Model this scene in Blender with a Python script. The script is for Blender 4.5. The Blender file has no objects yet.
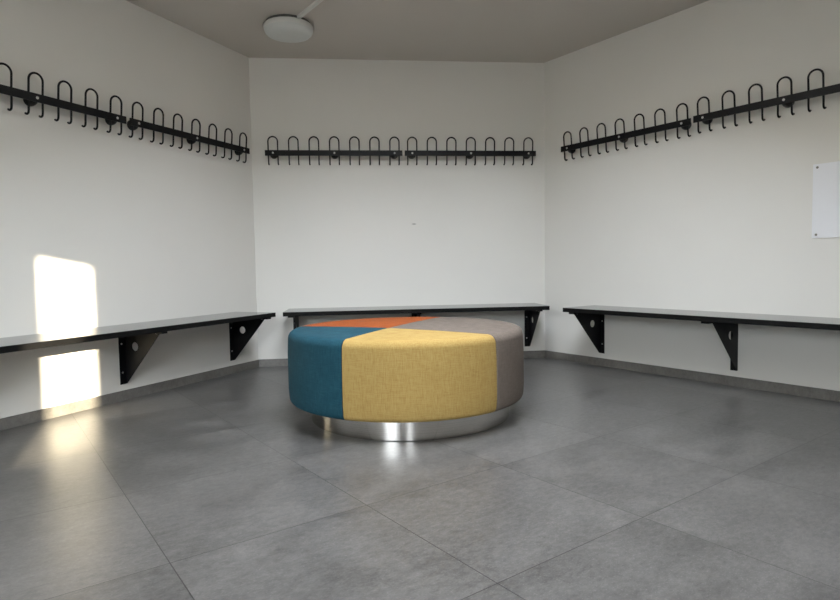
import bpy, bmesh, math
from mathutils import Vector, Matrix
from math import sin, cos, pi, radians as rad

scene = bpy.context.scene
COL = scene.collection

# ------------------------------------------------------------------ room frame
H = 2.36                       # ceiling height
CAM_H, F_PX, PITCH, ROLL = 0.7640, 595.64, -0.05715, -0.01686
LC = Vector((-1.2651, 4.6064)) # corner between left and back wall
BETA = 0.1018                  # heading of the back wall
BW = 2.2953                    # its width
bt = Vector((cos(BETA), sin(BETA)))
bn = Vector((sin(BETA), -cos(BETA)))            # into the room
RC = LC + bt * BW
def direction(a): return Vector((cos(a), sin(a)))
FR = {}
FR['back'] = (LC, bt, bn)
lt = -direction(BETA + rad(60)); FR['left'] = (LC, lt, Vector((-lt.y, lt.x)))
rt = direction(BETA - rad(60)); FR['right'] = (RC, rt, Vector((rt.y, -rt.x)))
for k, (o, t, n) in list(FR.items()):
    if n.dot(Vector((0, 2.5)) - o) < 0:
        FR[k] = (o, t, -n)
def W(wall, s, dep, z):
    o, t, n = FR[wall]
    p = o + t * s + n * dep
    return Vector((p.x, p.y, z))

# ------------------------------------------------------------------ materials
def new_mat(name):
    m = bpy.data.materials.new(name); m.use_nodes = True
    nt = m.node_tree
    return m, nt, nt.nodes['Principled BSDF']
def node(nt, kind, **kw):
    n = nt.nodes.new(kind)
    for k, v in kw.items():
        if k in n.inputs: n.inputs[k].default_value = v
        else: setattr(n, k, v)
    return n
def ramp(nt, fac, stops):
    r = nt.nodes.new('ShaderNodeValToRGB')
    els = r.color_ramp.elements
    while len(els) < len(stops): els.new(0.5)
    for e, (p, c) in zip(els, stops):
        e.position = p; e.color = (*c, 1)
    nt.links.new(fac, r.inputs['Fac'])
    return r.outputs['Color']
def bump(nt, b, height, strength, dist=0.01):
    n = node(nt, 'ShaderNodeBump', Strength=strength, Distance=dist)
    nt.links.new(height, n.inputs['Height']); nt.links.new(n.outputs['Normal'], b.inputs['Normal'])
def plain(name, col, rough=0.5, metal=0.0, spec=0.5, noise=0.0, nscale=60, bstr=0.0):
    m, nt, b = new_mat(name)
    b.inputs['Base Color'].default_value = (*col, 1)
    b.inputs['Roughness'].default_value = rough
    b.inputs['Metallic'].default_value = metal
    b.inputs['Specular IOR Level'].default_value = spec
    if noise or bstr:
        tc = nt.nodes.new('ShaderNodeTexCoord')
        nz = node(nt, 'ShaderNodeTexNoise', Scale=nscale, Detail=5.0)
        nt.links.new(tc.outputs['Object'], nz.inputs['Vector'])
        if noise:
            lo = [c * (1 - noise) for c in col]; hi = [min(1, c * (1 + noise)) for c in col]
            nt.links.new(ramp(nt, nz.outputs['Fac'], [(0.3, lo), (0.7, hi)]), b.inputs['Base Color'])
        if bstr: bump(nt, b, nz.outputs['Fac'], bstr, 0.002)
    return m

WALL = (0.78, 0.765, 0.722)
def wall_paint(name, mark=None, col=WALL):
    m, nt, b = new_mat(name)
    tc = nt.nodes.new('ShaderNodeTexCoord')
    big = node(nt, 'ShaderNodeTexNoise', Scale=1.3, Detail=3.0)
    fine = node(nt, 'ShaderNodeTexNoise', Scale=220.0, Detail=4.0)
    for n in (big, fine): nt.links.new(tc.outputs['Object'], n.inputs['Vector'])
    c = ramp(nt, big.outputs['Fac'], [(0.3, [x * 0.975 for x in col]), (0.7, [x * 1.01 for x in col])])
    if mark is not None:               # a small scuff in the paint
        d = node(nt, 'ShaderNodeVectorMath', operation='SUBTRACT')
        nt.links.new(tc.outputs['Object'], d.inputs[0]); d.inputs[1].default_value = mark
        mp = node(nt, 'ShaderNodeMapping', vector_type='POINT')
        mp.inputs['Rotation'].default_value = (0, rad(18), 0)
        mp.inputs['Scale'].default_value = (1, 1, 3.0)
        nt.links.new(d.outputs[0], mp.inputs['Vector'])
        ln = node(nt, 'ShaderNodeVectorMath', operation='LENGTH'); nt.links.new(mp.outputs[0], ln.inputs[0])
        f = node(nt, 'ShaderNodeMapRange'); nt.links.new(ln.outputs['Value'], f.inputs['Value'])
        f.inputs['From Min'].default_value = 0.008; f.inputs['From Max'].default_value = 0.022
        f.inputs['To Min'].default_value = 0.75; f.inputs['To Max'].default_value = 0
        mx = node(nt, 'ShaderNodeMix', data_type='RGBA'); nt.links.new(f.outputs[0], mx.inputs['Factor'])
        nt.links.new(c, mx.inputs['A']); mx.inputs['B'].default_value = (0.25, 0.24, 0.23, 1)
        c = mx.outputs['Result']
    nt.links.new(c, b.inputs['Base Color'])
    b.inputs['Roughness'].default_value = 0.55
    b.inputs['Specular IOR Level'].default_value = 0.3
    bump(nt, b, fine.outputs['Fac'], 0.12, 0.002)
    return m

def tile_mat(name, origin, ang, size=0.6, joints=True, lo=(0.048, 0.046, 0.044), hi=(0.126, 0.1215, 0.116)):
    m, nt, b = new_mat(name)
    L = nt.links.new
    tc = nt.nodes.new('ShaderNodeTexCoord')
    mp = node(nt, 'ShaderNodeMapping', vector_type='TEXTURE')   # inverse: into tile space
    mp.inputs['Location'].default_value = (origin[0], origin[1], 0)
    mp.inputs['Rotation'].default_value = (0, 0, ang)
    mp.inputs['Scale'].default_value = (size, size, size)
    L(tc.outputs['Object'], mp.inputs['Vector'])
    fl = node(nt, 'ShaderNodeVectorMath', operation='FLOOR'); L(mp.outputs[0], fl.inputs[0])
    fr = node(nt, 'ShaderNodeVectorMath', operation='FRACTION'); L(mp.outputs[0], fr.inputs[0])
    flat = node(nt, 'ShaderNodeVectorMath', operation='MULTIPLY'); L(fl.outputs[0], flat.inputs[0])
    flat.inputs[1].default_value = (1, 1, 0) if joints else (0, 0, 0)
    wn = node(nt, 'ShaderNodeTexWhiteNoise', noise_dimensions='3D'); L(flat.outputs[0], wn.inputs['Vector'])
    # every tile shows another piece of the cement pattern
    sh = node(nt, 'ShaderNodeVectorMath', operation='MULTIPLY_ADD')
    L(wn.outputs['Color'], sh.inputs[0]); sh.inputs[1].default_value = (20, 20, 20); L(mp.outputs[0], sh.inputs[2])
    st = node(nt, 'ShaderNodeMapping'); st.inputs['Scale'].default_value = (1.0, 1.7, 1.0); L(sh.outputs[0], st.inputs['Vector'])
    n1 = node(nt, 'ShaderNodeTexNoise', Scale=2.2, Detail=9.0, Roughness=0.62, Distortion=0.6); L(st.outputs[0], n1.inputs['Vector'])
    n2 = node(nt, 'ShaderNodeTexNoise', Scale=18.0, Detail=8.0, Roughness=0.7); L(st.outputs[0], n2.inputs['Vector'])
    n3 = node(nt, 'ShaderNodeTexNoise', Scale=45.0, Detail=5.0, Roughness=0.75); L(st.outputs[0], n3.inputs['Vector'])
    def mth(op, a, b_=None):
        k = node(nt, 'ShaderNodeMath', operation=op)
        for i, v in enumerate((a, b_)):
            if v is None: continue
            if isinstance(v, (int, float)): k.inputs[i].default_value = v
            else: L(v, k.inputs[i])
        return k.outputs[0]
    f = mth('ADD', mth('MULTIPLY', n1.outputs['Fac'], 0.36), mth('MULTIPLY', n2.outputs['Fac'], 0.38))
    f = mth('ADD', f, mth('MULTIPLY', n3.outputs['Fac'], 0.26))
    f = mth('ADD', f, mth('MULTIPLY', mth('SUBTRACT', wn.outputs['Value'], 0.5), 0.07))
    c = ramp(nt, f, [(0.38, lo), (0.62, hi)])
    n4 = node(nt, 'ShaderNodeTexNoise', Scale=95.0, Detail=2.0); L(st.outputs[0], n4.inputs['Vector'])
    spk = node(nt, 'ShaderNodeMapRange'); L(n4.outputs['Fac'], spk.inputs['Value'])
    spk.inputs['From Min'].default_value = 0.58; spk.inputs['From Max'].default_value = 0.70; spk.inputs['To Max'].default_value = 0.5
    mxs = node(nt, 'ShaderNodeMix', data_type='RGBA'); L(mth('MULTIPLY', spk.outputs[0], n1.outputs['Fac']), mxs.inputs['Factor'])
    L(c, mxs.inputs['A']); mxs.inputs['B'].default_value = (0.22, 0.215, 0.205, 1)
    c = mxs.outputs['Result']
    # sparse dark pits
    pv = node(nt, 'ShaderNodeTexVoronoi', Scale=9.0); L(sh.outputs[0], pv.inputs['Vector'])
    pit = mth('LESS_THAN', pv.outputs['Distance'], 0.013)
    mxp = node(nt, 'ShaderNodeMix', data_type='RGBA'); L(mth('MULTIPLY', pit, 0.6), mxp.inputs['Factor'])
    L(c, mxp.inputs['A']); mxp.inputs['B'].default_value = (0.04, 0.04, 0.04, 1)
    c = mxp.outputs['Result']
    if joints:
        sx = node(nt, 'ShaderNodeSeparateXYZ'); L(fr.outputs[0], sx.inputs[0])
        def edge(v): return mth('MINIMUM', v, mth('SUBTRACT', 1.0, v))
        e = mth('MINIMUM', edge(sx.outputs['X']), edge(sx.outputs['Y']))
        g = mth('LESS_THAN', e, 0.0024)
        mx = node(nt, 'ShaderNodeMix', data_type='RGBA'); L(g, mx.inputs['Factor'])
        L(c, mx.inputs['A']); mx.inputs['B'].default_value = (0.022, 0.021, 0.02, 1)
        c = mx.outputs['Result']
        hgt = mth('SUBTRACT', mth('MULTIPLY', n2.outputs['Fac'], 0.12), g)
    else:
        hgt = mth('MULTIPLY', n2.outputs['Fac'], 0.12)
    L(c, b.inputs['Base Color'])
    rr = node(nt, 'ShaderNodeMapRange'); L(n1.outputs['Fac'], rr.inputs['Value'])
    rr.inputs['To Min'].default_value = 0.24; rr.inputs['To Max'].default_value = 0.42
    L(rr.outputs[0], b.inputs['Roughness'])
    b.inputs['Specular IOR Level'].default_value = 0.42
    bump(nt, b, hgt, 0.25, 0.002)
    return m

def fabric(name, dark, mid, light):
    m, nt, b = new_mat(name)
    L = nt.links.new
    tc = nt.nodes.new('ShaderNodeTexCoord')
    def thread(scale):
        mp = node(nt, 'ShaderNodeMapping'); mp.inputs['Scale'].default_value = scale
        L(tc.outputs['Object'], mp.inputs['Vector'])
        n = node(nt, 'ShaderNodeTexNoise', Scale=1.0, Detail=3.0, Roughness=0.6); L(mp.outputs[0], n.inputs['Vector'])
        return n.outputs['Fac']
    warp = thread((330, 330, 22)); weft = thread((24, 24, 480)); grain = thread((600, 600, 600)); cloud = thread((5, 5, 5))
    def add(a, ka, b_, kb):
        x = node(nt, 'ShaderNodeMath', operation='MULTIPLY'); L(a, x.inputs[0]); x.inputs[1].default_value = ka
        y = node(nt, 'ShaderNodeMath', operation='MULTIPLY_ADD'); L(b_, y.inputs[0]); y.inputs[1].default_value = kb; L(x.outputs[0], y.inputs[2])
        return y.outputs[0]
    f = add(warp, 0.38, weft, 0.32)
    f = add(f, 1.0, grain, 0.2); f = add(f, 1.0, cloud, 0.1)
    L(ramp(nt, f, [(0.30, dark), (0.5, mid), (0.70, light)]), b.inputs['Base Color'])
    b.inputs['Roughness'].default_value = 0.85
    b.inputs['Specular IOR Level'].default_value = 0.2
    bump(nt, b, f, 0.35, 0.003)
    return m

GA = 0.63609
gu = direction(GA); gv = Vector((-gu.y, gu.x))
gorigin = gu * 0.36514 + gv * 1.01349
M = {}
M['wall'] = wall_paint('wall_paint')
M['wall_scuffed'] = wall_paint('wall_paint_scuffed', tuple(W('back', 1.234, 0, 1.095)))
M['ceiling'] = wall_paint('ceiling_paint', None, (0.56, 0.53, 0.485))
M['floor'] = tile_mat('cement_tile', gorigin, GA)
M['skirting'] = tile_mat('cement_skirting', (0.2, 0.1), GA, 0.6, joints=False, lo=(0.10, 0.095, 0.085), hi=(0.175, 0.168, 0.155))
M['black'] = plain('black_powder_coat', (0.004, 0.004, 0.005), 0.45, spec=0.2, bstr=0.05, nscale=400)
M['rubber'] = plain('black_plastic', (0.004, 0.004, 0.004), 0.45, spec=0.4, bstr=0.03, nscale=300)
M['laminate'] = plain('black_laminate', (0.06, 0.06, 0.06), 0.09, spec=0.5, noise=0.15, nscale=90)
M['edge'] = plain('black_edge_band', (0.004, 0.004, 0.004), 0.6, spec=0.15, noise=0.1, nscale=90)
M['zinc'] = plain('zinc_screw', (0.75, 0.75, 0.74), 0.3, metal=1.0, noise=0.06, nscale=200)
M['plastic'] = plain('white_plastic', (0.72, 0.73, 0.70), 0.45, noise=0.02, nscale=30)
M['gap_shade'] = plain('grey_gap_shade', (0.10, 0.10, 0.09), 0.7, noise=0.05)  # dark tone paints the shadow gap above the lamp rim into the mount
M['opal'] = plain('opal_diffuser', (0.66, 0.69, 0.67), 0.35, noise=0.02, nscale=20)
M['board'] = plain('white_board', (0.86, 0.87, 0.90), 0.35, noise=0.01, nscale=5)
M['screw_dark'] = plain('grey_screw', (0.2, 0.19, 0.17), 0.4, metal=0.8, noise=0.05, nscale=200)
M['outside'] = plain('grey_paving', (0.14, 0.135, 0.125), 0.9, noise=0.15, nscale=3)
M['sky_block'] = plain('dark_blocker', (0.03, 0.05, 0.02), 0.9, noise=0.3, nscale=2)  # for the added ring that blocks the low sky
M['render'] = plain('pale_blocker', (0.3, 0.29, 0.27), 0.9, noise=0.06, nscale=4)  # for the added block that shades the large pane
M['yellow'] = fabric('yellow_weave', (0.21, 0.115, 0.034), (0.345, 0.232, 0.074), (0.43, 0.32, 0.125))
M['blue'] = fabric('teal_weave', (0.0025, 0.023, 0.037), (0.008, 0.050, 0.074), (0.022, 0.090, 0.113))
M['orange'] = fabric('orange_weave', (0.17, 0.035, 0.007), (0.26, 0.060, 0.011), (0.33, 0.092, 0.02))
M['taupe'] = fabric('taupe_weave', (0.082, 0.066, 0.054), (0.136, 0.111, 0.093), (0.195, 0.163, 0.139))
def brushed():
    m, nt, b = new_mat('brushed_steel')
    tc = nt.nodes.new('ShaderNodeTexCoord')
    mp = node(nt, 'ShaderNodeMapping'); mp.inputs['Scale'].default_value = (3, 3, 500)
    nt.links.new(tc.outputs['Object'], mp.inputs['Vector'])
    n = node(nt, 'ShaderNodeTexNoise', Scale=1.0, Detail=4.0); nt.links.new(mp.outputs[0], n.inputs['Vector'])
    nt.links.new(ramp(nt, n.outputs['Fac'], [(0.3, (0.50, 0.48, 0.45)), (0.7, (0.66, 0.64, 0.60))]), b.inputs['Base Color'])
    b.inputs['Metallic'].default_value = 1.0; b.inputs['Roughness'].default_value = 0.075
    bump(nt, b, n.outputs['Fac'], 0.04, 0.002)
    return m
M['steel'] = brushed()

# ------------------------------------------------------------------ mesh helpers
def link(name, me, mat=None, parent=None):
    o = bpy.data.objects.new(name, me); COL.objects.link(o)
    if mat is not None and me is not None and not me.materials: me.materials.append(mat)
    if parent is not None: o.parent = parent
    return o
def to_mesh(name, bm, mat, smooth=None):
    bmesh.ops.remove_doubles(bm, verts=bm.verts, dist=1e-6)
    bmesh.ops.recalc_face_normals(bm, faces=bm.faces)
    me = bpy.data.meshes.new(name); bm.to_mesh(me); bm.free()
    if smooth is not None:
        for p in me.polygons: p.use_smooth = True
        me.set_sharp_from_angle(angle=rad(smooth))
    me.materials.append(mat)
    return me
def prism(bm, pts, vec, caps=True):
    a = [bm.verts.new(Vector(p)) for p in pts]; b = [bm.verts.new(Vector(p) + vec) for p in pts]
    n = len(pts)
    for i in range(n): bm.faces.new((a[i], a[(i + 1) % n], b[(i + 1) % n], b[i]))
    if caps: bm.faces.new(a[::-1]); bm.faces.new(b)
def box(bm, x0, x1, y0, y1, z0, z1):
    prism(bm, [(x0, y0, z0), (x1, y0, z0), (x1, y1, z0), (x0, y1, z0)], Vector((0, 0, z1 - z0)))
def bevel_all(bm, w, seg=2, ang=30):
    es = [e for e in bm.edges if len(e.link_faces) == 2 and e.calc_face_angle(0) > rad(ang)]
    bmesh.ops.bevel(bm, geom=es, offset=w, segments=seg, profile=0.5, affect='EDGES', clamp_overlap=True)
def lathe(bm, prof, n=32, axis='z', centre=(0, 0, 0)):
    rings = []
    for r, h in prof:
        ring = []
        for i in range(n):
            a = 2 * pi * i / n
            p = (r * cos(a), r * sin(a), h) if axis == 'z' else (r * cos(a), h, r * sin(a))
            ring.append(bm.verts.new(Vector(p) + Vector(centre)))
        rings.append(ring)
    for A, B in zip(rings, rings[1:]):
        for i in range(n): bm.faces.new((A[i], A[(i + 1) % n], B[(i + 1) % n], B[i]))
    if prof[0][0] > 1e-6: bm.faces.new(rings[0][::-1])
    if prof[-1][0] > 1e-6: bm.faces.new(rings[-1])
def tube(bm, pts, r, n=8):
    pts = [Vector(p) for p in pts]; prev = None; rings = []
    for i, p in enumerate(pts):
        t = (pts[min(i + 1, len(pts) - 1)] - pts[max(i - 1, 0)]).normalized()
        if prev is None:
            u = t.orthogonal().normalized()
        else:
            u = (prev - t * prev.dot(t)).normalized()
        prev = u; v = t.cross(u)
        rings.append([bm.verts.new(p + (u * cos(2 * pi * k / n) + v * sin(2 * pi * k / n)) * r) for k in range(n)])
    for A, B in zip(rings, rings[1:]):
        for k in range(n): bm.faces.new((A[k], A[(k + 1) % n], B[(k + 1) % n], B[k]))
    for ring, tip, flip in ((rings[0], pts[0] - (pts[1] - pts[0]).normalized() * r * 0.7, True), (rings[-1], pts[-1] + (pts[-1] - pts[-2]).normalized() * r * 0.7, False)):
        c = bm.verts.new(tip)
        for k in range(n): bm.faces.new((ring[k], ring[(k + 1) % n], c))
def empty(name, label, cat, mat4, group=None):
    o = bpy.data.objects.new(name, None); COL.objects.link(o)
    o.empty_display_size = 0.1; o.matrix_world = mat4
    o['label'] = label; o['category'] = cat
    if group: o['group'] = group
    return o
def structure(name, me, mat=None):
    o = link(name, me, mat); o['kind'] = 'structure'; return o
def wall_matrix(wall, s, z=0.0, flip=False):
    """local x runs along the wall to the viewer's right, y into the room reversed (towards the wall), z up"""
    o, t, n = FR[wall]
    right = Vector((-n.y, n.x))             # x cross z: viewer facing the wall
    p = W(wall, s, 0, z)
    return Matrix(((right.x, -n.x, 0, p.x), (right.y, -n.y, 0, p.y), (0, 0, 1, p.z), (0, 0, 0, 1)))
def sgn(wall):
    o, t, n = FR[wall]
    return 1 if t.dot(Vector((-n.y, n.x))) > 0 else -1     # does s grow to the viewer's right

# ------------------------------------------------------------------ room shell
DEPTH = 5.6
LEN_L, LEN_R = 3.2, 2.95
pL = W('left', LEN_L, 0, 0).to_2d(); pR = W('right', LEN_R, 0, 0).to_2d()
def to_front(p):
    d = (p - LC).dot(bn); return p + bn * (DEPTH - d)
fL, fR = to_front(pL), to_front(pR)
poly = [LC, RC, pR, fR, fL, pL]
names = ['wall_back', 'wall_right', 'wall_side_right', 'wall_front', 'wall_side_left', 'wall_left']
cen = sum(poly, Vector((0, 0))) / len(poly)
TH = 0.15
def outward(a, b):
    t = (b - a).normalized(); n = Vector((t.y, -t.x))
    return n if n.dot((a + b) / 2 - cen) > 0 else -n
def line_x(p, d, q, e):
    k = ((q.x - p.x) * e.y - (q.y - p.y) * e.x) / (d.x * e.y - d.y * e.x); return p + d * k
outer = []
for i in range(len(poly)):
    a, b, c = poly[i - 1], poly[i], poly[(i + 1) % len(poly)]
    n1, n2 = outward(a, b), outward(b, c)
    outer.append(line_x(a + n1 * TH, b - a, b + n2 * TH, c - b))
SLIT = (0.487, 0.750, 0.69, 1.682)                 # the narrow pane the low sun comes through (along the front wall from the back wall's left corner)
PANES = [(-1.45, -0.3, 0.4, 2.15), SLIT]
def s_front(p): return (p - LC).dot(bt)
for i, nm in enumerate(names):
    a, b, A, B = poly[i], poly[(i + 1) % 6], outer[i], outer[(i + 1) % 6]
    bm = bmesh.new()
    if nm != 'wall_front':
        prism(bm, [(*a, 0), (*b, 0), (*B, 0), (*A, 0)], Vector((0, 0, H)))
    else:
        base = LC + bn * DEPTH
        s0, s1 = s_front(fL), s_front(fR)
        xs = sorted({s0, s1, *[v for p in PANES for v in p[:2]]})
        for u0, u1 in zip(xs, xs[1:]):
            hole = next((p for p in PANES if p[0] <= u0 + 1e-6 and p[1] >= u1 - 1e-6), None)
            for z0, z1 in ([(0, H)] if hole is None else [(0, hole[2]), (hole[3], H)]):
                q0, q1 = base + bt * u0, base + bt * u1
                th = 0.03 if hole is SLIT else TH
                prism(bm, [(*q0, z0), (*q1, z0), (*(q1 + bn * th), z0), (*(q0 + bn * th), z0)], Vector((0, 0, z1 - z0)))
    structure(nm, to_mesh(nm, bm, M['wall_scuffed'] if nm == 'wall_back' else M['wall']))
bm = bmesh.new(); prism(bm, [(*p, -0.12) for p in outer], Vector((0, 0, 0.12))); structure('floor', to_mesh('floor', bm, M['floor']))
# ceiling with a made-up roof opening, unseen, added to light the room from above
ADDED_SKYL = (0.6, 1.85, 1.65, 3.9)              # along the back wall, distance from the back wall
def sd(s, d, z): q = LC + bt * s + bn * d; return (q.x, q.y, z)
bm = bmesh.new()
def slab(s0, s1, d0, d1, z0, z1): prism(bm, [sd(s0, d0, z0), sd(s1, d0, z0), sd(s1, d1, z0), sd(s0, d1, z0)], Vector((0, 0, z1 - z0)))
a0, a1, b0, b1 = ADDED_SKYL
for r in ((-3, a0, -1, 7), (a1, 5, -1, 7), (a0, a1, -1, b0), (a0, a1, b1, 7)): slab(*r, H, H + 0.15)
for r in ((a0 - .08, a0, b0 - .08, b1 + .08), (a1, a1 + .08, b0 - .08, b1 + .08), (a0, a1, b0 - .08, b0), (a0, a1, b1, b1 + .08)): slab(*r, H + 0.15, H + 0.80)  # upstand added round the opening to keep the low sun out
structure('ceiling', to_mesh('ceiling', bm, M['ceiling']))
# skirting tiles
BB_H, BB_T = 0.058, 0.009
def inner(i, t):
    a, b, c = poly[i - 1], poly[i % 6], poly[(i + 1) % 6]
    n1, n2 = outward(a, b), outward(b, c)
    return line_x(a - n1 * t, b - a, b - n2 * t, c - b)
for i, nm in ((0, 'baseboard_back'), (1, 'baseboard_right'), (5, 'baseboard_left')):
    a, b = poly[i], poly[(i + 1) % 6]
    A, B = inner(i, BB_T), inner((i + 1) % 6, BB_T)
    bm = bmesh.new(); prism(bm, [(*a, 0), (*b, 0), (*B, 0), (*A, 0)], Vector((0, 0, BB_H)))
    es = [e for e in bm.edges if all(v.co.z > 0.05 for v in e.verts)]
    bmesh.ops.bevel(bm, geom=es, offset=0.0015, segments=1, affect='EDGES')
    structure(nm, to_mesh(nm, bm, M['skirting']))

# ------------------------------------------------------------------ coat racks
RAIL_L, RZ = 1.040, 1.636
RAIL_F, RAIL_B = 0.066, 0.058          # front and rear face of the flat bar, from the wall
def rail_mesh():
    bm = bmesh.new(); box(bm, -RAIL_L / 2, RAIL_L / 2, -RAIL_F, -RAIL_B, -0.0205, 0.0205); bevel_all(bm, 0.0015, 2)
    return to_mesh('rail', bm, M['black'])
def hook_mesh():
    bm = bmesh.new(); hw, r = 0.0355, 0.0053
    top, bot = 0.1215, -0.083
    def dep(z): return 0.0525 + 0.011 * (z / 0.12) if z > 0 else 0.0525 + 0.004 * (z / 0.08)
    pts = []
    def toe(sx):
        out = []
        for k in range(7):
            a = pi * 0.80 * k / 6
            out.append((sx * hw, -(dep(bot) - 0.0145 * (1 - cos(a))), bot - 0.0145 * sin(a) + 0.0145))
        return out
    pts += toe(-1)[::-1]
    for z in (-0.06, -0.03, 0.0, 0.03, 0.06): pts.append((-hw, -dep(z), z))
    c = top - hw
    for k in range(0, 17):
        a = pi - pi * k / 16
        z = c + hw * sin(a); pts.append((hw * cos(a), -dep(z), z))
    for z in (0.06, 0.03, 0.0, -0.03, -0.06): pts.append((hw, -dep(z), z))
    pts += toe(1)
    tube(bm, pts, r, 10)
    return to_mesh('hook', bm, M['black'], 60)
def spacer_mesh():
    bm = bmesh.new()
    lathe(bm, [(0.030, 0.0), (0.0305, -0.006), (0.0295, -0.018), (0.026, -0.030), (0.020, -0.040), (0.014, -0.0485)], 28, 'y', (0, 0, 0))
    return to_mesh('spacer', bm, M['rubber'], 50)
def screw_mesh(r=0.0075, h=0.004):
    bm = bmesh.new()
    lathe(bm, [(r, 0.0), (r, -h * 0.4), (r * 0.8, -h * 0.85), (r * 0.42, -h), (r * 0.36, -h * 0.6), (0.0001, -h * 0.6)], 16, 'y')
    return to_mesh('screw', bm, M['zinc'], 50)
me_rail, me_hook, me_spacer, me_screw = rail_mesh(), hook_mesh(), spacer_mesh(), screw_mesh()
me_small_screw = screw_mesh(0.006, 0.003)
def coat_rack(wall, s_mid, label, lift=0.0):
    e = empty('coat_rack', label, 'coat rack', wall_matrix(wall, s_mid, RZ + lift), 'black hook rails on the walls')
    link('rail', me_rail, None, e)
    for k in range(7):
        h = link('hook', me_hook, None, e); h.location.x = -0.4605 + 0.1535 * k
    for k in (0, 3, 6):
        x = -0.4605 + 0.1535 * k
        sp = link('spacer', me_spacer, None, e); sp.location = (x, 0, -0.004)
        sc = link('screw', me_screw, None, e); sc.location = (x, -RAIL_F, 0.0)
    return e
coat_rack('left', 0.104 + 0.52, 'black hook rail on the left wall, the one ending at the back corner')
coat_rack('left', 1.172 + 0.52, 'black hook rail on the left wall above the sunlit patch, cut by the photo edge')
coat_rack('back', 0.107 + 0.52, 'left one of the two black hook rails on the back wall')
coat_rack('back', 1.1655 + 0.52, 'right one of the two black hook rails on the back wall')
coat_rack('right', 0.226 + 0.52, 'black hook rail on the right wall starting beside the back corner')
coat_rack('right', 1.285 + 0.52, 'black hook rail on the right wall above the white board, cut by the photo edge', 0.008)

# ------------------------------------------------------------------ wall benches
SEAT_Z, SEAT_T = 0.449, 0.030
def bracket_meshes(mirror):
    k = -1 if mirror else 1          # the wall flange lies on the k = +1 side's left of the web
    bm = bmesh.new()
    # web with a round hole, in the y-z plane at x = 0, thickness 4 mm
    zt = SEAT_Z - SEAT_T
    outl = [(-0.0, 0.097), (-0.0, zt), (-0.30, zt), (-0.292, zt - 0.014), (-0.014, 0.103), (-0.008, 0.097)]
    hc, hr, n = (-0.087, 0.3195), 0.026, 28
    hole = [(hc[0] + hr * cos(2 * pi * i / n), hc[1] + hr * sin(2 * pi * i / n)) for i in range(n)]
    ev = []
    def loop(pts):
        vs = [bm.verts.new((0, y, z)) for y, z in pts]
        return [bm.edges.new((vs[i], vs[(i + 1) % len(vs)])) for i in range(len(vs))]
    ev = loop(outl) + loop(hole)
    bmesh.ops.triangle_fill(bm, edges=ev, use_beauty=True, use_dissolve=False)
    fs = list(bm.faces)
    ex = bmesh.ops.extrude_face_region(bm, geom=fs)
    vv = [g for g in ex['geom'] if isinstance(g, bmesh.types.BMVert)]
    bmesh.ops.translate(bm, verts=vv, vec=(-0.004 * k, 0, 0))
    web = to_mesh('web', bm, M['black'])
    bm = bmesh.new(); x0, x1 = sorted((-0.004 * k, -0.043 * k))
    box(bm, x0, x1, -0.004, 0, 0.095, zt - 0.004); bevel_all(bm, 0.0008, 1)
    wf = to_mesh('wall_flange', bm, M['black'])
    bm = bmesh.new()
    x0, x1 = sorted((0.0, -0.043 * k))
    box(bm, x0, x1, -0.346, -0.004, zt - 0.013, zt - 0.0005); bevel_all(bm, 0.0008, 1)
    tf = to_mesh('seat_flange', bm, M['black'])
    return web, wf, tf
BR = {False: bracket_meshes(False), True: bracket_meshes(True)}
def bench(wall, s0, s1, depth, brackets, label):
    g = sgn(wall); L = s1 - s0
    e = empty('wall_bench', label, 'bench', wall_matrix(wall, (s0 + s1) / 2), 'black wall benches under the hook rails')
    bm = bmesh.new(); box(bm, -L / 2, L / 2, -depth, -0.0005, SEAT_Z - SEAT_T, SEAT_Z); bevel_all(bm, 0.002, 2)
    me = to_mesh('seat', bm, M['laminate']); me.materials.append(M['edge'])
    for f in me.polygons: f.material_index = 0 if f.normal.z > 0.95 else 1
    link('seat', me, None, e)
    for s, mirror in brackets:
        web, wf, tf = BR[mirror]; k = -1 if mirror else 1
        b = link('bracket', web, None, e); b.location.x = g * (s - (s0 + s1) / 2)
        link('wall_flange', wf, None, b); link('seat_flange', tf, None, b)
        for z in (0.165, 0.335):
            q = link('screw', me_small_screw, None, b); q.location = (-0.026 * k, -0.004, z)
        for y in (-0.285, -0.325):
            q = link('screw', me_small_screw, None, b); q.location = (-0.024 * k, y, SEAT_Z - SEAT_T - 0.013); q.rotation_euler.x = rad(90)
    return e
bench('left', 0.236, 2.22, 0.36, ((0.270, False), (1.197, False), (2.12, False)), 'black wall bench on the left wall, crossed by the patch of sunlight')
bench('back', 0.245, 2.205, 0.388, ((0.317, False), (1.245, False), (2.165, False)), 'black wall bench on the back wall, behind the round pouf')
bench('right', 0.488, 2.62, 0.355, ((0.535, True), (1.545, False), (2.50, False)), 'black wall bench on the right wall, below the white board')

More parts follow.
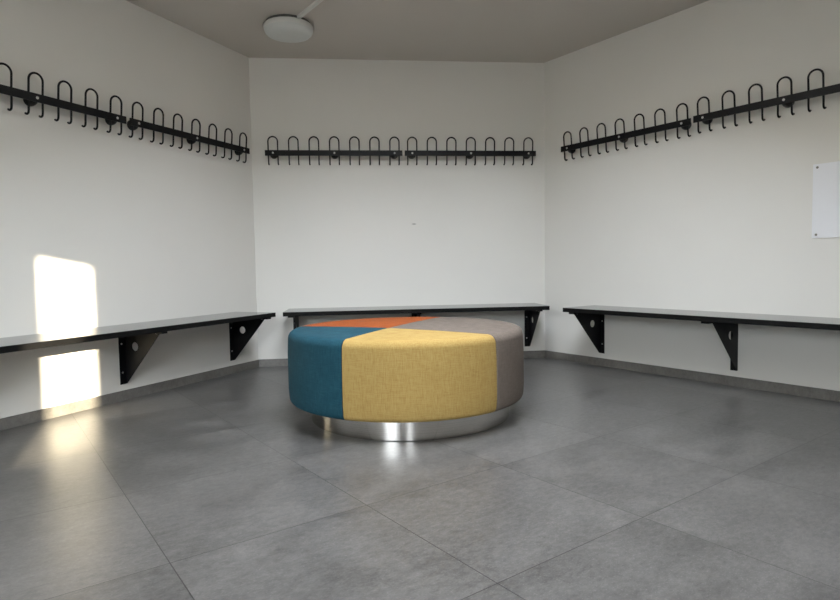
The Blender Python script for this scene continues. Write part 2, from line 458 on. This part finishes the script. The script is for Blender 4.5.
# ------------------------------------------------------------------ pouf
PC = Vector((-0.076, 3.069)); PR, PT, PB, BR_R = 0.597, 0.453, 0.102, 0.508
pouf = empty('round_pouf', 'round upholstered pouf in four coloured wedges on a steel base, in mid floor', 'pouf', Matrix.Translation((*PC, 0)))
J = Vector((-0.085, -0.150)); SEAMS = [rad(a) for a in (-29.5, 67.0, 153.0, 245.0, 330.5)]
def wedge(th0, th1, mat):
    bm = bmesh.new()
    bis = direction((th0 + th1) / 2); j = J + bis * 0.0022
    def reach(th, R):
        d = direction(th); b_ = j.dot(d); return -b_ + math.sqrt(b_ * b_ - (j.length_squared - R * R))
    prof = []                                                # (inset from outer radius, z)
    r1, r2 = 0.038, 0.022
    for k in range(9):
        a = pi / 2 * k / 8; prof.append((r1 - r1 * sin(a), PT - r1 + r1 * cos(a)))
    for z in (0.34, 0.28, 0.22, 0.17): prof.append((-0.003, z))
    for k in range(6):
        a = pi / 2 * k / 5; prof.append((r2 - r2 * cos(a), PB + r2 - r2 * sin(a)))
    nt_ = 44; rows = []
    for i in range(nt_ + 1):
        th = th0 + (th1 - th0) * i / nt_; d = direction(th)
        row = []
        D0 = reach(th, PR - r1)
        for f in (0.25, 0.5, 0.75, 0.92):
            p = j + d * D0 * f; row.append((p, PT + 0.010 * (1 - (p.length / (PR)) ** 2)))
        for ins, z in prof:
            p = j + d * reach(th, PR - ins); zz = z + (0.010 * (1 - (p.length / PR) ** 2) if ins > 0.001 and z > 0.3 else 0)
            row.append((p, zz))
        rows.append([bm.verts.new((p.x, p.y, z)) for p, z in row])
    ct = bm.verts.new((j.x, j.y, PT + 0.010)); cb = bm.verts.new((j.x, j.y, PB))
    for A, B in zip(rows, rows[1:]):
        bm.faces.new((ct, A[0], B[0])); bm.faces.new((cb, A[-1], B[-1]))
        for k in range(len(A) - 1): bm.faces.new((A[k], A[k + 1], B[k + 1], B[k]))
    bm.faces.new([ct] + rows[0] + [cb]); bm.faces.new([ct] + rows[-1] + [cb])
    bmesh.ops.recalc_face_normals(bm, faces=bm.faces)
    side = [f for f in bm.faces if len(f.verts) > 6]
    es = [e for f in side for e in f.edges if not (set(e.verts) == {ct, cb})]
    bmesh.ops.bevel(bm, geom=list(set(es)), offset=0.006, segments=3, profile=0.5, affect='EDGES', clamp_overlap=True)
    return to_mesh('cushion', bm, mat, 50)
for th0, th1, mk, lab in zip(SEAMS, SEAMS[1:], ('taupe', 'orange', 'blue', 'yellow'),
                             ('taupe grey cushion wedge', 'orange cushion wedge', 'teal blue cushion wedge', 'yellow cushion wedge')):
    c = link('cushion', wedge(th0, th1, M[mk]), None, pouf); c['label'] = lab
bm = bmesh.new(); lathe(bm, [(BR_R - 0.004, 0.0), (BR_R, 0.003), (BR_R, PB - 0.001), (BR_R - 0.02, PB - 0.001)], 128, 'z', (0.018, 0, 0))
b = link('base', to_mesh('base', bm, M['steel'], 40), None, pouf); b['label'] = 'brushed steel plinth ring'

# ------------------------------------------------------------------ ceiling light, cable cover, board
LX, LY = -0.829, 3.985
lamp = empty('ceiling_light', 'round white ceiling light near the back left corner', 'ceiling light', Matrix.Translation((LX, LY, H)))
bm = bmesh.new(); lathe(bm, [(0.142, -0.0002), (0.142, -0.030)], 48); link('mount', to_mesh('mount', bm, M['gap_shade'], 40), None, lamp)
bm = bmesh.new(); lathe(bm, [(0.140, -0.018), (0.154, -0.020), (0.158, -0.026), (0.158, -0.046), (0.156, -0.052)], 64)
link('rim', to_mesh('rim', bm, M['plastic'], 40), None, lamp)
bm = bmesh.new(); lathe(bm, [(0.1555, -0.050), (0.152, -0.062), (0.140, -0.074), (0.112, -0.083), (0.065, -0.088), (0.0001, -0.090)], 64)
link('diffuser', to_mesh('diffuser', bm, M['opal'], 60), None, lamp)
a, b = Vector((-0.745, 3.884)), Vector((-0.5795, 3.658)); d = (b - a).normalized(); nrm = Vector((-d.y, d.x))
p0, p1 = a - d * 0.002, b + d * 1.3
bm = bmesh.new(); prism(bm, [(*(p0 + nrm * 0.012), H - 0.016), (*(p1 + nrm * 0.012), H - 0.016), (*(p1 - nrm * 0.012), H - 0.016), (*(p0 - nrm * 0.012), H - 0.016)], Vector((0, 0, 0.0155)))
bevel_all(bm, 0.002, 2)
o = link('cable_trunking', to_mesh('cable_trunking', bm, M['plastic'])); o['label'] = 'thin white cable cover on the ceiling leading to the round light'; o['category'] = 'cable cover'
bz0, bz1, bs0, bs1 = 0.879, 1.277, 1.9345, 2.50
brd = empty('white_board', 'blank white panel screwed to the right wall, at the photo edge', 'board', wall_matrix('right', (bs0 + bs1) / 2, (bz0 + bz1) / 2))
bm = bmesh.new(); hw, hh = (bs1 - bs0) / 2, (bz1 - bz0) / 2
box(bm, -hw, hw, -0.006, -0.0003, -hh, hh); bevel_all(bm, 0.0012, 2); link('panel', to_mesh('panel', bm, M['board']), None, brd)
me_bs = screw_mesh(0.0065, 0.003); me_bs.materials.clear(); me_bs.materials.append(M['screw_dark'])
for sx in (-1, 1):
    for sz in (-1, 1):
        q = link('screw', me_bs, None, brd); q.location = (sx * (hw - 0.021), -0.006, sz * (hh - 0.018))

# ------------------------------------------------------------------ outside the windows behind the camera
sun_dir = Vector((-0.4, 0.916, -0.194)).normalized()       # travel of the sunlight
bm = bmesh.new(); prism(bm, [(-40, -45, -0.3), (40, -45, -0.3), (40, 30, -0.3), (-40, 30, -0.3)], Vector((0, 0, 0.1)))
structure('ground', to_mesh('ground', bm, M['outside']))
base = LC + bn * DEPTH
for k, p in enumerate(PANES[:1]):                           # unseen block, added to keep the low sun off the large pane
    dist = 11.0
    u2 = -sun_dir.to_2d().normalized()
    c0, c1 = base + bt * (p[0] - 0.12) + u2 * dist, base + bt * (p[1] + 0.12) + u2 * dist
    bm = bmesh.new(); prism(bm, [(*c0, -0.2), (*c1, -0.2), (*(c1 + u2 * 3), -0.2), (*(c0 + u2 * 3), -0.2)], Vector((0, 0, p[3] + dist * 0.2 + 0.5)))
    structure('sun_blocker', to_mesh('sun_blocker', bm, M['render']))

for k in range(7):                                          # unseen far ring, added to cut off light from the low sky
    a0_, a1_ = rad(-170 + 160 * k / 7), rad(-170 + 160 * (k + 1) / 7)
    q0, q1 = direction(a0_) * 36, direction(a1_) * 36
    bm = bmesh.new(); prism(bm, [(*q0, -0.25), (*q1, -0.25), (*(q1 * 1.03), -0.25), (*(q0 * 1.03), -0.25)], Vector((0, 0, 5.8)))
    structure('low_sky_blocker', to_mesh('low_sky_blocker', bm, M['sky_block']))

# ------------------------------------------------------------------ light
SUN, SKY = 34.0, 22.0
sl = bpy.data.lights.new('sun', 'SUN'); sl.energy = SUN; sl.angle = rad(0.8); sl.color = (1.0, 0.86, 0.62)
so = bpy.data.objects.new('sun', sl); COL.objects.link(so); so.rotation_euler = sun_dir.to_track_quat('-Z', 'Y').to_euler(); so.location = (3, -8, 4)
for p in PANES:
    al = bpy.data.lights.new('window_portal', 'AREA'); al.shape = 'RECTANGLE'; al.size = p[1] - p[0]; al.size_y = p[3] - p[2]
    al.cycles.is_portal = True
    ao = bpy.data.objects.new('window_portal', al); COL.objects.link(ao)
    c = base + bt * (p[0] + p[1]) / 2 + bn * (TH if p is not SLIT else 0.03)
    ao.matrix_world = Matrix.Translation((c.x, c.y, (p[2] + p[3]) / 2)) @ (Vector((-bn.x, -bn.y, 0)).to_track_quat('-Z', 'Z').to_matrix().to_4x4())
al = bpy.data.lights.new('added_roof_portal', 'AREA'); al.shape = 'RECTANGLE'; al.size = a1 - a0; al.size_y = b1 - b0  # portal for the added roof opening
al.cycles.is_portal = True
ao = bpy.data.objects.new('added_roof_portal', al); COL.objects.link(ao)
ao.matrix_world = Matrix.Translation(Vector(sd((a0 + a1) / 2, (b0 + b1) / 2, H + 0.78))) @ Matrix.Rotation(BETA, 4, 'Z')
w = bpy.data.worlds.new('sky'); scene.world = w; w.use_nodes = True
nt = w.node_tree; bg = nt.nodes['Background']
tc = nt.nodes.new('ShaderNodeTexCoord'); sp = nt.nodes.new('ShaderNodeSeparateXYZ'); nt.links.new(tc.outputs['Generated'], sp.inputs[0])
nt.links.new(ramp(nt, sp.outputs['Z'], [(0.0, (0.88, 0.93, 0.98)), (0.12, (0.88, 0.94, 1.0)), (0.6, (0.86, 0.92, 1.0))]), bg.inputs['Color'])
bg.inputs['Strength'].default_value = SKY

# ------------------------------------------------------------------ camera
cam = bpy.data.cameras.new('camera'); co = bpy.data.objects.new('camera', cam); COL.objects.link(co)
cam.sensor_width = 36.0; cam.lens = F_PX / 840 * 36.0; cam.clip_start = 0.05
Fv = Vector((0, cos(PITCH), sin(PITCH))); X = Vector((1, 0, 0)); U = X.cross(Fv)
X2 = X * cos(ROLL) + U * sin(ROLL); U2 = U * cos(ROLL) - X * sin(ROLL)
co.matrix_world = Matrix(((X2.x, U2.x, -Fv.x, 0), (X2.y, U2.y, -Fv.y, 0), (X2.z, U2.z, -Fv.z, CAM_H), (0, 0, 0, 1)))
scene.camera = co

vs = scene.view_settings
vs.view_transform = 'Standard'; vs.look = 'None'; vs.exposure = 0.1; vs.gamma = 1.0; vs.use_curve_mapping = False
scene.cycles.max_bounces = 12; scene.cycles.diffuse_bounces = 8; scene.cycles.glossy_bounces = 5
scene.cycles.sample_clamp_indirect = 3.0; scene.cycles.use_denoising = True
